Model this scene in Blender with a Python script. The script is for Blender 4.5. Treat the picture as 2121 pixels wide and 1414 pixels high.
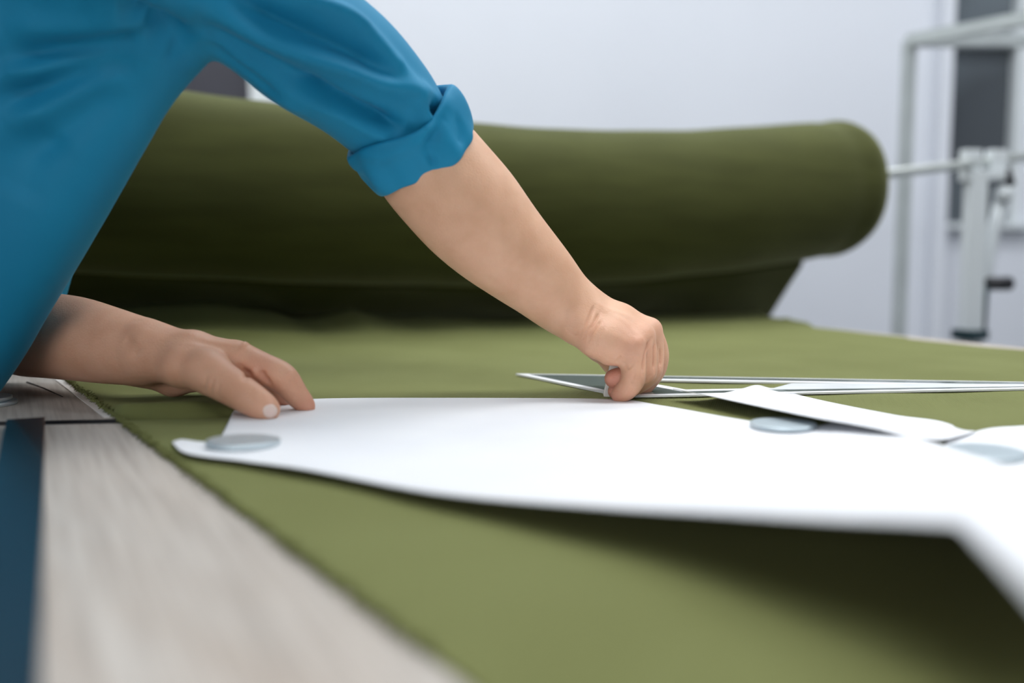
import bpy, bmesh, math, random
import numpy as np
from mathutils import Vector, Matrix
from mathutils.bvhtree import BVHTree

random.seed(7); rng = np.random.default_rng(7)
for o in list(bpy.data.objects): bpy.data.objects.remove(o)
S = bpy.context.scene
COL = S.collection

# ------------------------------------------------------------------ camera
T = 0.90                 # table top height
F = 2062.2               # focal length in pixels of the 2121 px wide frame
H = 0.1296               # camera above the table top
HZ = 505.0               # horizon row
tilt = math.atan((707-HZ)/F)
CAM = Vector((0, 0, T+H))
cd = bpy.data.cameras.new('camera'); cam = bpy.data.objects.new('camera', cd); COL.objects.link(cam)
cam.location = CAM; cam.rotation_euler = (math.pi/2-tilt, 0, 0)
cd.sensor_width = 36; cd.lens = 35; cd.clip_start = 0.01; cd.clip_end = 50
cd.dof.use_dof = True; cd.dof.focus_distance = 0.835; cd.dof.aperture_fstop = 2.3
S.camera = cam

# ------------------------------------------------------------------ light
S.view_settings.view_transform = 'Standard'; S.view_settings.look = 'None'
S.view_settings.gamma = 1; S.view_settings.use_curve_mapping = False
S.view_settings.exposure = 0.0
W = bpy.data.worlds.new('world'); S.world = W; W.use_nodes = True
W.node_tree.nodes['Background'].inputs[0].default_value = (0.75, 0.85, 1, 1)
W.node_tree.nodes['Background'].inputs[1].default_value = 0.02

def area(name, loc, rot, sx, sy, power, color=(1, 1, 1)):
    l = bpy.data.lights.new(name, 'AREA'); l.shape = 'RECTANGLE'; l.size = sx; l.size_y = sy
    l.energy = power; l.color = color
    o = bpy.data.objects.new(name, l); o.location = loc; o.rotation_euler = rot; COL.objects.link(o)
    return o
CEIL = 3.0
PANELS = [(-1.3, 2.3, 1.0), (0.2, 2.3, .6), (1.7, 2.3, .5),
          (-1.3, 1.0, 0.1), (0.2, 1.0, .95), (1.7, 1.0, .75),
          (0.2, -1.2, .2), (1.7, -1.2, .2)]
for i, (x, y, k) in enumerate(PANELS):
    area('ceiling_panel_light', (x, y, CEIL-0.045), (0, 0, 0), 1.15, 0.55, 22*k, (0.94, 0.97, 1.0))

# frontal fill light, from an added unseen window behind the camera
area('front_fill', (-1.3, -2.36, 1.55), (math.pi/2, 0, 0), 2.3, 1.2, 11, (0.95, 0.98, 1.0))

# ------------------------------------------------------------------ geometry from camera rays
ct, st = math.cos(tilt), math.sin(tilt)
def ray(px, py):
    a, b = (px-1060.5)/F, -(py-707)/F
    return Vector((a, ct + b*st, -st + b*ct))       # camera looks along +y, tilted down
def P(px, py, D):
    r = ray(px, py); return CAM + r*(D/r.y)
def PT(px, py, z=0.0):
    r = ray(px, py); return CAM + r*((T+z-CAM.z)/r.z)
def R(rpx, D): return rpx*D/F

# ------------------------------------------------------------------ materials
def lin(c): return tuple((x/12.92 if x <= .04045 else ((x+.055)/1.055)**2.4) for x in [v/255 for v in c])
def mat(name, col, rough=0.5, metal=0.0, **kw):
    m = bpy.data.materials.new(name); m.use_nodes = True; nt = m.node_tree
    b = nt.nodes['Principled BSDF']
    b.inputs['Base Color'].default_value = (*col, 1); b.inputs['Roughness'].default_value = rough
    b.inputs['Metallic'].default_value = metal
    for k, v in kw.items():
        n = k.replace('_', ' ')
        if n in b.inputs: b.inputs[n].default_value = v
    return m
def nodes(m): return m.node_tree.nodes, m.node_tree.links, m.node_tree.nodes['Principled BSDF']
def noise_col(m, c1, c2, scale=5, detail=3, stretch=(1, 1, 1), lo=.35, hi=.65, coord='Object'):
    N, L, b = nodes(m)
    tc = N.new('ShaderNodeTexCoord'); mp = N.new('ShaderNodeMapping'); mp.inputs['Scale'].default_value = stretch
    nz = N.new('ShaderNodeTexNoise'); nz.inputs['Scale'].default_value = scale; nz.inputs['Detail'].default_value = detail
    cr = N.new('ShaderNodeValToRGB'); cr.color_ramp.elements[0].position = lo; cr.color_ramp.elements[1].position = hi
    cr.color_ramp.elements[0].color = (*c1, 1); cr.color_ramp.elements[1].color = (*c2, 1)
    L.new(tc.outputs[coord], mp.inputs[0]); L.new(mp.outputs[0], nz.inputs['Vector'])
    L.new(nz.outputs[0], cr.inputs[0]); L.new(cr.outputs[0], b.inputs['Base Color'])
    return mp, nz, cr
def bump_noise(m, scale, strength, dist=0.001, stretch=(1, 1, 1), detail=2):
    N, L, b = nodes(m)
    tc = N.new('ShaderNodeTexCoord'); mp = N.new('ShaderNodeMapping'); mp.inputs['Scale'].default_value = stretch
    nz = N.new('ShaderNodeTexNoise'); nz.inputs['Scale'].default_value = scale; nz.inputs['Detail'].default_value = detail
    bp = N.new('ShaderNodeBump'); bp.inputs['Strength'].default_value = strength; bp.inputs['Distance'].default_value = dist
    L.new(tc.outputs['Object'], mp.inputs[0]); L.new(mp.outputs[0], nz.inputs['Vector'])
    L.new(nz.outputs[0], bp.inputs['Height']); L.new(bp.outputs[0], b.inputs['Normal'])
    return bp
def rib_bump(m, scale, strength, rot, dist=0.0006, bd='X'):
    N, L, b = nodes(m)
    tc = N.new('ShaderNodeTexCoord'); mp = N.new('ShaderNodeMapping'); mp.inputs['Rotation'].default_value = rot
    w = N.new('ShaderNodeTexWave'); w.inputs['Scale'].default_value = scale; w.inputs['Distortion'].default_value = 1.2; w.bands_direction = bd
    w.inputs['Detail'].default_value = 1
    nz = N.new('ShaderNodeTexNoise'); nz.inputs['Scale'].default_value = 900
    ad = N.new('ShaderNodeMath'); ad.operation = 'ADD'
    bp = N.new('ShaderNodeBump'); bp.inputs['Strength'].default_value = strength; bp.inputs['Distance'].default_value = dist
    L.new(tc.outputs['Object'], mp.inputs[0]); L.new(mp.outputs[0], w.inputs['Vector']); L.new(tc.outputs['Object'], nz.inputs['Vector'])
    L.new(w.outputs['Fac'], ad.inputs[0]); L.new(nz.outputs[0], ad.inputs[1])
    L.new(ad.outputs[0], bp.inputs['Height']); L.new(bp.outputs[0], b.inputs['Normal'])

OL1, OL2 = (0.148, 0.158, 0.054), (0.166, 0.178, 0.064)
M = {}
M['cloth'] = mat('olive_cloth', OL1, .85, Sheen_Weight=0.12, Sheen_Roughness=.45, Specular_IOR_Level=.15)
M['cloth'].node_tree.nodes['Principled BSDF'].inputs['Sheen Tint'].default_value = (.8, .85, .45, 1)
noise_col(M['cloth'], OL1, OL2, 9, 4); rib_bump(M['cloth'], 190, .35, (0, 0, .25))
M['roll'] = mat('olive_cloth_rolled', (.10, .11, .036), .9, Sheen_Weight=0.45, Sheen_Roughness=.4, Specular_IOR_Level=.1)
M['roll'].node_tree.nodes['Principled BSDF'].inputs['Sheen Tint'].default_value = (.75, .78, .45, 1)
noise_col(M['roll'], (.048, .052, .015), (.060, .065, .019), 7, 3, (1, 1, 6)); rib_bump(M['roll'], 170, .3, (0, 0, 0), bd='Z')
M['paper'] = mat('white_paper', (.86, .87, .90), .55, Specular_IOR_Level=.3)
noise_col(M['paper'], (.79, .80, .83), (.82, .83, .85), 14, 2)
M['kraft'] = mat('brown_paper_back', (.30, .19, .08), .8)
noise_col(M['kraft'], (.46, .29, .12), (.54, .35, .15), 30, 3)
M['disc'] = mat('brushed_steel', (.56, .64, .68), .38, .75); bump_noise(M['disc'], 300, .1)
M['chalk'] = mat('tailors_chalk', (.90, .885, .85), .6); bump_noise(M['chalk'], 500, .15)
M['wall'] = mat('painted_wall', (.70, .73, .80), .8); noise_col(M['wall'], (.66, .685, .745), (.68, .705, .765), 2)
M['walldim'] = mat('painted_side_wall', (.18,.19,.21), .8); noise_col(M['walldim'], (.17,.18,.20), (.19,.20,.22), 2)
M['floor'] = mat('grey_floor', (.16, .16, .16), .6); noise_col(M['floor'], (.13, .13, .13), (.18, .18, .175), 3)
M['ceil'] = mat('ceiling_paint', (.5, .5, .52), .9); noise_col(M['ceil'], (.49, .49, .51), (.51, .51, .53), 4)
M['white'] = mat('white_enamel', (.66, .70, .72), .4); noise_col(M['white'], (.64, .68, .70), (.68, .72, .74), 8)
M['steel'] = mat('steel_tube', (.62, .65, .62), .3, .8); bump_noise(M['steel'], 120, .1)
M['tube'] = mat('white_tube_frame', (.50, .54, .55), .45); noise_col(M['tube'], (.42, .455, .465), (.46, .50, .51), 12)
M['black'] = mat('black_plastic', (.012, .012, .016), .4); bump_noise(M['black'], 200, .1)
M['dark'] = mat('dark_steel', (.02, .05, .06), .4, .4); bump_noise(M['dark'], 200, .1)
M['rail'] = mat('black_gloss_rail', (.018, .028, .038), .12, .0, Specular_IOR_Level=.9); bump_noise(M['rail'], 60, .03)
M['doorgrey'] = mat('dark_grey_door', (.038, .038, .052), .5); noise_col(M['doorgrey'], (.036, .036, .05), (.042, .042, .056), 6)
M['glass'] = mat('dark_window_glass', (.05, .06, .07), .2, Specular_IOR_Level=.8)
mp_, nz_, cr_ = noise_col(M['glass'], (.06, .07, .08), (.17, .20, .225), 1.4, 2, (1, 1, 1), .4, .6)
M['shirt'] = mat('teal_shirt', (.016, .19, .33), .62, Sheen_Weight=.12, Sheen_Roughness=.35, Specular_IOR_Level=.25)
M['shirt'].node_tree.nodes['Principled BSDF'].inputs['Sheen Tint'].default_value = (.5, .85, 1, 1)
noise_col(M['shirt'], (.006, .20, .37), (.008, .23, .41), 8, 3); bump_noise(M['shirt'], 900, .12, .0004)
M['trousers'] = mat('navy_trousers', (.02, .025, .04), .8); bump_noise(M['trousers'], 500, .2)
M['hair'] = mat('dark_hair', (.02, .014, .01), .5); bump_noise(M['hair'], 300, .6, .003, (1, 1, .1))
M['nail'] = mat('nail', (.78, .60, .53), .28, Subsurface_Weight=.2, Subsurface_Scale=.003); bump_noise(M['nail'], 200, .05)
M['eye'] = mat('eye', (.7, .7, .7), .2); noise_col(M['eye'], (.7, .7, .7), (.75, .74, .72), 20)
M['plastic'] = mat('tinted_acrylic', (.45, .52, .50), .12, Transmission_Weight=.75, IOR=1.3); bump_noise(M['plastic'], 40, .03)
M['edge'] = mat('frosted_acrylic_edge', (.74, .76, .78), .35); noise_col(M['edge'], (.86, .87, .90), (.93, .93, .95), 25)
M['frost'] = mat('frosted_scale', (.62, .65, .66), .4); noise_col(M['frost'], (.58, .61, .62), (.70, .72, .73), 18)
M['underlay'] = mat('underlay_paper', (.78, .74, .70), .8); noise_col(M['underlay'], (.74, .70, .66), (.82, .78, .74), 20)
M['cork'] = mat('cardboard', (.35, .25, .15), .85); noise_col(M['cork'], (.32, .23, .13), (.38, .27, .17), 30)
M['grime'] = mat('dark_joint', (.03, .028, .025), .8); bump_noise(M['grime'], 80, .2)
# wood laminate
TA = math.atan2(.45, .89)          # table long axis leans left of the view by this angle
m = mat('pale_wood_laminate', (.45, .40, .35), .5, Specular_IOR_Level=.35); M['wood'] = m
N, L, b = nodes(m)
tc = N.new('ShaderNodeTexCoord'); mp = N.new('ShaderNodeMapping')
mp.inputs['Rotation'].default_value = (0, 0, -TA); mp.inputs['Scale'].default_value = (1, 1, 1)
mp2 = N.new('ShaderNodeMapping'); mp2.inputs['Scale'].default_value = (4, .8, 1)
nz = N.new('ShaderNodeTexNoise'); nz.inputs['Scale'].default_value = 2.2; nz.inputs['Detail'].default_value = 5; nz.inputs['Distortion'].default_value = 1.2
mp3 = N.new('ShaderNodeMapping'); mp3.inputs['Scale'].default_value = (160, 5, 1)
nz2 = N.new('ShaderNodeTexNoise'); nz2.inputs['Scale'].default_value = 2.0; nz2.inputs['Detail'].default_value = 4
cr = N.new('ShaderNodeValToRGB')
for e, (p, c) in zip([cr.color_ramp.elements[0], cr.color_ramp.elements[1]], [(.3, (.44, .375, .32)), (.7, (.56, .53, .49))]):
    e.position = p; e.color = (*c, 1)
mx = N.new('ShaderNodeMixRGB'); mx.blend_type = 'MULTIPLY'; mx.inputs[0].default_value = .55
cr2 = N.new('ShaderNodeValToRGB'); cr2.color_ramp.elements[0].position = .3; cr2.color_ramp.elements[1].position = .6
cr2.color_ramp.elements[0].color = (.55, .52, .5, 1); cr2.color_ramp.elements[1].color = (1, 1, 1, 1)
L.new(tc.outputs['Object'], mp.inputs[0]); L.new(mp.outputs[0], mp2.inputs[0]); L.new(mp.outputs[0], mp3.inputs[0])
L.new(mp2.outputs[0], nz.inputs['Vector']); L.new(mp3.outputs[0], nz2.inputs['Vector'])
L.new(nz.outputs[0], cr.inputs[0]); L.new(nz2.outputs[0], cr2.inputs[0]); L.new(cr.outputs[0], mx.inputs[1]); L.new(cr2.outputs[0], mx.inputs[2])
L.new(mx.outputs[0], b.inputs['Base Color'])
bp = N.new('ShaderNodeBump'); bp.inputs['Strength'].default_value = .15; bp.inputs['Distance'].default_value = .0005
L.new(nz2.outputs[0], bp.inputs['Height']); L.new(bp.outputs[0], b.inputs['Normal'])
# skin: tone varied by a vertex attribute that marks the redder knuckles and tips, and painted shade on the left arm
def skin_mat(name, c1, c2, red):
    m = mat(name, c1, .48, Subsurface_Weight=.22, Subsurface_Scale=.006, Specular_IOR_Level=.4)
    m.node_tree.nodes['Principled BSDF'].inputs['Subsurface Radius'].default_value = (1, .35, .2)
    N, L, b = nodes(m)
    mp, nz, cr = noise_col(m, c1, c2, 45, 4)
    at = N.new('ShaderNodeAttribute'); at.attribute_name = 'flush_shade'
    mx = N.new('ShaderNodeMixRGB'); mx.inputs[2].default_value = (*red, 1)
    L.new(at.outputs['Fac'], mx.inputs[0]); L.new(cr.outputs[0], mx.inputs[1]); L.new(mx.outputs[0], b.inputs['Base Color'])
    tc = N.new('ShaderNodeTexCoord'); v = N.new('ShaderNodeTexVoronoi'); v.inputs['Scale'].default_value = 650
    n2 = N.new('ShaderNodeTexNoise'); n2.inputs['Scale'].default_value = 260; n2.inputs['Detail'].default_value = 3
    ad = N.new('ShaderNodeMath'); ad.operation = 'ADD'
    bp = N.new('ShaderNodeBump'); bp.inputs['Strength'].default_value = .28; bp.inputs['Distance'].default_value = .0005
    L.new(tc.outputs['Object'], v.inputs['Vector']); L.new(tc.outputs['Object'], n2.inputs['Vector'])
    L.new(v.outputs['Distance'], ad.inputs[0]); L.new(n2.outputs[0], ad.inputs[1])
    L.new(ad.outputs[0], bp.inputs['Height']); L.new(bp.outputs[0], b.inputs['Normal'])
    return m
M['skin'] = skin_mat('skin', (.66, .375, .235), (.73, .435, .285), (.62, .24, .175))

# ------------------------------------------------------------------ object helpers
def link(name, me, mats, parent=None, smooth=True, label=None, cat=None, group=None, kind=None):
    o = bpy.data.objects.new(name, me); COL.objects.link(o)
    for m in (mats if isinstance(mats, (list, tuple)) else [mats]): me.materials.append(M[m] if isinstance(m, str) else m)
    if smooth: me.polygons.foreach_set('use_smooth', [True]*len(me.polygons))
    if parent: o.parent = parent; o.matrix_parent_inverse = Matrix.Translation(-parent.location) if parent.type == 'EMPTY' and parent.rotation_euler.z == 0 else Matrix()
    tag(o, label, cat, group, kind)
    return o
def tag(o, label=None, cat=None, group=None, kind=None):
    for k, v in (('label', label), ('category', cat), ('group', group), ('kind', kind)):
        if v: o[k] = v
    return o
def thing(name, loc, label, cat, group=None):
    o = bpy.data.objects.new(name, None); COL.objects.link(o); o.location = loc; o.empty_display_size = .05
    return tag(o, label, cat, group)
def mesh(name, V, Fs):
    me = bpy.data.meshes.new(name); me.from_pydata([tuple(v) for v in V], [], [tuple(f) for f in Fs]); me.update(); return me
def bm_mesh(name, bm):
    me = bpy.data.meshes.new(name); bmesh.ops.recalc_face_normals(bm, faces=bm.faces); bm.to_mesh(me); bm.free(); return me
def box(bm, c, s, rz=0, bev=0.0, mtx=None):
    m4 = Matrix.Translation(c) @ Matrix.Rotation(rz, 4, 'Z') @ Matrix.Diagonal((*s, 1))
    if mtx is not None: m4 = mtx @ m4
    r = bmesh.ops.create_cube(bm, size=1, matrix=m4)
    if bev:
        es = {e for v in r['verts'] for e in v.link_edges}
        bmesh.ops.bevel(bm, geom=list(es), offset=bev, segments=2, profile=.7, affect='EDGES')
def tube(bm, pts, rads, n=20, caps=True):
    pts = [Vector(p) for p in pts]; rings = []
    if not isinstance(rads, (list, tuple)): rads = [rads]*len(pts)
    prev = None
    for i, p in enumerate(pts):
        d = (pts[min(i+1, len(pts)-1)]-pts[max(i-1, 0)]).normalized()
        if prev is None: a = d.orthogonal().normalized()
        else: a = (prev - d*prev.dot(d)).normalized()
        prev = a; c = d.cross(a)
        rings.append([bm.verts.new(p+(a*math.cos(2*math.pi*k/n)+c*math.sin(2*math.pi*k/n))*rads[i]) for k in range(n)])
    for i in range(len(rings)-1):
        for k in range(n): bm.faces.new((rings[i][k], rings[i][(k+1) % n], rings[i+1][(k+1) % n], rings[i+1][k]))
    if caps: bm.faces.new(rings[0][::-1]); bm.faces.new(rings[-1])
def extrude_poly(pts, z0, z1, bev=0):
    bm = bmesh.new(); vs = [bm.verts.new((p[0], p[1], z0)) for p in pts]; f = bm.faces.new(vs)
    r = bmesh.ops.extrude_face_region(bm, geom=[f]); bmesh.ops.translate(bm, verts=[v for v in r['geom'] if isinstance(v, bmesh.types.BMVert)], vec=(0, 0, z1-z0))
    if bev: bmesh.ops.bevel(bm, geom=bm.edges[:], offset=bev, segments=2, affect='EDGES')
    return bm
def resample(anchors, ts):
    """anchors: list of (a, vec...) -> Catmull-Rom interpolation at ts"""
    A = np.array([a[0] for a in anchors], float); Vv = np.array([a[1:] for a in anchors], float)
    n = len(A); out = []
    for t in ts:
        i = int(np.clip(np.searchsorted(A, t)-1, 0, n-2)); h = A[i+1]-A[i]; u = (t-A[i])/h
        def tan(j):
            if j == 0: return (Vv[1]-Vv[0])/(A[1]-A[0])
            if j == n-1: return (Vv[-1]-Vv[-2])/(A[-1]-A[-2])
            d0, d1 = (Vv[j]-Vv[j-1])/(A[j]-A[j-1]), (Vv[j+1]-Vv[j])/(A[j+1]-A[j])
            w = (A[j+1]-A[j])/(A[j+1]-A[j-1]); m_ = d0*w+d1*(1-w)
            lim = 2.5*np.minimum(abs(d0), abs(d1)); return np.where(d0*d1 <= 0, 0, np.clip(m_, -lim, lim))
        m0, m1 = tan(i)*h, tan(i+1)*h
        out.append((2*u**3-3*u*u+1)*Vv[i]+(u**3-2*u*u+u)*m0+(-2*u**3+3*u*u)*Vv[i+1]+(u**3-u*u)*m1)
    return np.array(out)

# ------------------------------------------------------------------ the room
def plane_box(name, c, s, m, kind='structure', parent=None):
    bm = bmesh.new(); box(bm, c, s); return link(name, bm_mesh(name, bm), m, parent, smooth=False, kind=kind if parent is None else None)
XL, XR, YB, YF = -3.2, 3.6, 3.4, -2.4
plane_box('floor', ((XL+XR)/2, (YB+YF)/2, -.05), (XR-XL+.4, YB-YF+.4, .1), 'floor')
plane_box('ceiling', ((XL+XR)/2, (YB+YF)/2, CEIL+.05), (XR-XL+.4, YB-YF+.4, .1), 'ceil')
# back wall with a window opening and a door opening
wx0, wx1 = P(1952, 400, YB).x, P(2112, 400, YB).x
wz0, wz1 = P(2030, 462, YB).z, CEIL-.45
dx0, dx1 = P(30, 150, YB).x, P(520, 150, YB).x
dz1 = 2.1
bm = bmesh.new()
def wseg(x0, x1, z0, z1): box(bm, ((x0+x1)/2, YB+.1, (z0+z1)/2), (x1-x0, .2, z1-z0))
wseg(XL, dx0, 0, CEIL); wseg(dx0, dx1, dz1, CEIL); wseg(dx1, wx0, 0, CEIL); wseg(wx0, wx1, 0, wz0); wseg(wx0, wx1, wz1, CEIL); wseg(wx1, XR, 0, CEIL)
link('wall_back', bm_mesh('wall_back', bm), 'wall', smooth=False, kind='structure')
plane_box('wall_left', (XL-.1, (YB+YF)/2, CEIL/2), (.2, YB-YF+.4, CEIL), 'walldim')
plane_box('wall_right', (XR+.1, (YB+YF)/2, CEIL/2), (.2, YB-YF+.4, CEIL), 'wall')
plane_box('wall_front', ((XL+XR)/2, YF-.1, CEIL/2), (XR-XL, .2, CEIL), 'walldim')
# window
w1 = bpy.data.objects.new('window_1', None); COL.objects.link(w1); w1.location = ((wx0+wx1)/2, YB+.05, wz0); w1['kind'] = 'structure'
bm = bmesh.new(); box(bm, ((wx0+wx1)/2, YB+.06, (wz0+wz1)/2), (wx1-wx0, .02, wz1-wz0)); link('pane', bm_mesh('pane', bm), 'glass', w1, smooth=False)
zc = P(2030, 80, YB).z
for nm, c, s in (('window_frame', ((wx0+wx1)/2, YB+.03, zc), (wx1-wx0, .05, .045)),
                 ('window_frame', (wx1-.012, YB+.03, (wz0+wz1)/2), (.03, .06, wz1-wz0)),
                 ('window_frame', (wx0+.006, YB+.03, (wz0+wz1)/2), (.02, .06, wz1-wz0)),
                 ('window_sill', ((wx0+wx1)/2, YB-.005, wz0-.01), (wx1-wx0+.06, .07, .02))):
    bm = bmesh.new(); box(bm, c, s, bev=.003); link(nm, bm_mesh(nm, bm), 'white', w1, smooth=False)
# door
d1 = bpy.data.objects.new('door_1', None); COL.objects.link(d1); d1.location = ((dx0+dx1)/2, YB+.05, 0); d1['kind'] = 'structure'
bm = bmesh.new(); box(bm, ((dx0+dx1)/2, YB+.06, dz1/2), (dx1-dx0, .04, dz1)); link('door_leaf', bm_mesh('door_leaf', bm), 'doorgrey', d1, smooth=False)
for x in (dx0-.03, dx1+.03):
    bm = bmesh.new(); box(bm, (x, YB-.01, dz1/2), (.06, .03, dz1), bev=.004); link('door_frame', bm_mesh('f', bm), 'white', d1, smooth=False)
bm = bmesh.new(); box(bm, ((dx0+dx1)/2, YB-.01, dz1+.03), (dx1-dx0+.12, .03, .06), bev=.004); link('door_frame', bm_mesh('f', bm), 'white', d1, smooth=False)
bm = bmesh.new(); tube(bm, [(dx0+.08, YB+.04, 1.02), (dx0+.08, YB-.02, 1.02), (dx0+.2, YB-.02, 1.02)], .01, 12); link('door_handle', bm_mesh('h', bm), 'steel', d1)
plane_box('baseboard_back', ((dx1+XR)/2, YB-.01, .05), (XR-dx1, .02, .1), 'white')
# pilaster beside the window
px0, px1 = P(1925, 400, YB).x, P(1948, 400, YB).x
plane_box('trim_1', ((px0+px1)/2, YB-.03, CEIL/2), (px1-px0, .06, CEIL), 'wall')
# unseen window added behind the camera to carry the front fill
w2 = bpy.data.objects.new('fill_window', None); COL.objects.link(w2); w2.location = (-1.3, YF, .95); w2['kind'] = 'structure'
M['fill_pane'] = bpy.data.materials.new('glowing_fill_pane'); M['fill_pane'].use_nodes = True
N, L, b = nodes(M['fill_pane']); b.inputs['Emission Color'].default_value = (.95, .98, 1, 1); b.inputs['Emission Strength'].default_value = 2.0
bm = bmesh.new(); box(bm, (-1.3, YF+.012, 1.55), (2.3, .012, 1.2)); link('pane', bm_mesh('pane', bm), 'fill_pane', w2, smooth=False)
for c, sz in (((-1.3, YF+.02, .93), (2.44, .05, .06)), ((-1.3, YF+.02, 2.17), (2.44, .05, .06)), ((-2.48, YF+.02, 1.55), (.06, .05, 1.3)), ((-.12, YF+.02, 1.55), (.06, .05, 1.3)), ((-1.3, YF+.02, 1.55), (.05, .05, 1.2))):
    bm = bmesh.new(); box(bm, c, sz, bev=.004); link('window_frame', bm_mesh('wf', bm), 'white', w2, smooth=False)
# ceiling lights
M['lamp'] = bpy.data.materials.new('lit_diffuser'); M['lamp'].use_nodes = True
N, L, b = nodes(M['lamp']); b.inputs['Emission Color'].default_value = (.94, .97, 1, 1); b.inputs['Emission Strength'].default_value = 3.0
where = ['over the far left of the room', 'over the far middle of the room', 'over the far right of the room', 'over the person', 'over the cutting table',
         'over the right end of the table', 'behind the camera, over the near middle', 'behind the camera, over the near right']
for (x, y, k), wtxt in zip(PANELS, where):
    t = thing('ceiling_light', (x, y, CEIL-.04), 'flat white rectangular ceiling light panel '+wtxt, 'ceiling light', 'ceiling light panels')
    bm = bmesh.new()
    for sx in (-1, 1): box(bm, (x+sx*.6, y, CEIL-.02), (.03, .63, .04))
    for sy in (-1, 1): box(bm, (x, y+sy*.3, CEIL-.02), (1.17, .03, .04))
    link('light_frame', bm_mesh('lf', bm), 'white', t, smooth=False)
    bm = bmesh.new(); box(bm, (x, y, CEIL-.012), (1.16, .56, .012)); link('diffuser', bm_mesh('df', bm), 'lamp', t, smooth=False)

# ------------------------------------------------------------------ cutting table
u2 = Vector((-.45, .89, 0)).normalized(); v2 = Vector((.89, .45, 0)).normalized()
EDGE0 = PT(1890, 702)                       # a point of the table's right long edge
def redge(y): return EDGE0.x + (y-EDGE0.y)*u2.x/u2.y
jL = PT(-200, 877); jR = PT(212, 873)
jd = Vector((jR.x-jL.x, jR.y-jL.y)); 
def jy(x): return jR.y + .12*(x-jR.x)
def ledge(y): return -.80 + (y-.9)*u2.x/u2.y*1.0
def worktop(name, y0, y1, yfn0, yfn1, label):
    V = []; 
    pts = []
    xs0 = [ledge(y0 if yfn0 is None else .72), redge(y0 if yfn0 is None else .78)]
    a = (xs0[0], yfn0(xs0[0]) if yfn0 else y0); b_ = (xs0[1], yfn0(xs0[1]) if yfn0 else y0)
    xs1 = [redge(y1 if yfn1 is None else .78), ledge(y1 if yfn1 is None else .72)]
    c = (xs1[0], yfn1(xs1[0]) if yfn1 else y1); d = (xs1[1], yfn1(xs1[1]) if yfn1 else y1)
    bm = extrude_poly([a, b_, c, d], T-.035, T, 0.0015)
    return link(name, bm_mesh(name, bm), 'wood', smooth=False)
jn = lambda x: jy(x)-.007
jf = lambda x: jy(x)+.010
t1 = thing('cutting_table', (.1, .3, 0), 'pale wood topped cutting table, near section in front of the seam', 'table', 'cutting table sections')
a = worktop('table_top', -.35, None, None, jn, ''); a.parent = t1; a.matrix_parent_inverse = Matrix.Translation(-t1.location)
t2 = thing('cutting_table', (.1, 1.4, 0), 'pale wood topped cutting table, far section beyond the seam, under the roll', 'table', 'cutting table sections')
a = worktop('table_top', None, 3.1, jf, None, ''); a.parent = t2; a.matrix_parent_inverse = Matrix.Translation(-t2.location)
for t, ys in ((t1, (-.25, .62)), (t2, (.98, 2.8))):
    for y in ys:
        for x in (ledge(y)+.08, redge(y)-.08):
            bm = bmesh.new(); box(bm, (x, y, (T-.035)/2), (.05, .05, T-.035), rz=TA, bev=.003); link('leg', bm_mesh('leg', bm), 'tube', t, smooth=False)
    for y in ys:
        bm = bmesh.new(); xa, xb = ledge(y)+.08, redge(y)-.08
        box(bm, ((xa+xb)/2, y, T-.065), (xb-xa, .03, .05))
        link('frame_rail', bm_mesh('fr', bm), 'tube', t, smooth=False)
bm = bmesh.new(); xa, xb = ledge(.72)+.01, redge(.78)-.01
pts_ = [(xa, jn(xa)), (xb, jn(xb)), (xb, jf(xb)), (xa, jf(xa))]; bm.free()
link('seam_strip', bm_mesh('ss', extrude_poly(pts_, T-.034, T-.0095)), 'black', t1, smooth=False)
for nm, fn, dd, tt in (('edge_band', jn, -.0004, t1), ('edge_band', jf, .0004, t2)):
    q_ = [(xa, fn(xa)-.0006), (xb, fn(xb)-.0006), (xb, fn(xb)+.0006), (xa, fn(xa)+.0006)]
    link(nm, bm_mesh(nm, extrude_poly(q_, T-.034, T-.0001)), 'black', tt, smooth=False, label='dark band along the seam')
# pencil scratch in the far worktop
bm = bmesh.new(); q = [PT(56, 792), PT(90, 804), PT(130, 822)]
tube(bm, [p+Vector((0, 0, .0002)) for p in q], [.0009, .0007, .0004], 6); link('scratch', bm_mesh('sc', bm), 'grime', t2, label='dark scratch in the wood')
# black rail set on the near section
a0, a1 = PT(20, 880, .0), PT(94, 880, 0); b1 = PT(86, 1414, 0); dirr = (b1-a1).normalized()
w_ = .0245
bm = bmesh.new(); s0 = a1 + dirr*.003; nrm = Vector((-dirr.y, dirr.x, 0)); nrm = nrm if nrm.x < 0 else -nrm
L_ = .75; cc = s0+dirr*L_/2+nrm*w_/2; cc.z = T+.0033
box(bm, cc, (w_, L_, .0064), rz=math.atan2(dirr.y, dirr.x)-math.pi/2, bev=.0006)
link('metal_rail', bm_mesh('rail', bm), 'rail', smooth=False, label='glossy black flat rail on the pale wood at the left edge of the table', cat='rail')
# white paper under the cloth's left edge
e0 = PT(100, 775, 0); e1 = PT(232, 872, 0)
def cl(y): return -.0214-.6255*(y-.294)     # the cloth's left edge
pts = []
for k in range(12):
    y = e1.y+.014 + (e0.y-e1.y+.5)*k/11; pts.append((cl(y)-.0075-.005*k/11, y))
pts += [(cl(y_)+.05, y_) for y_ in (pts[-1][1], e1.y+.014)]
bm = extrude_poly(pts, T+.0001, T+.0007); link('underlay_paper', bm_mesh('ul', bm), 'underlay', smooth=False,
     label='thin white strip of paper showing along the frayed left edge of the olive cloth', cat='paper')

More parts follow.
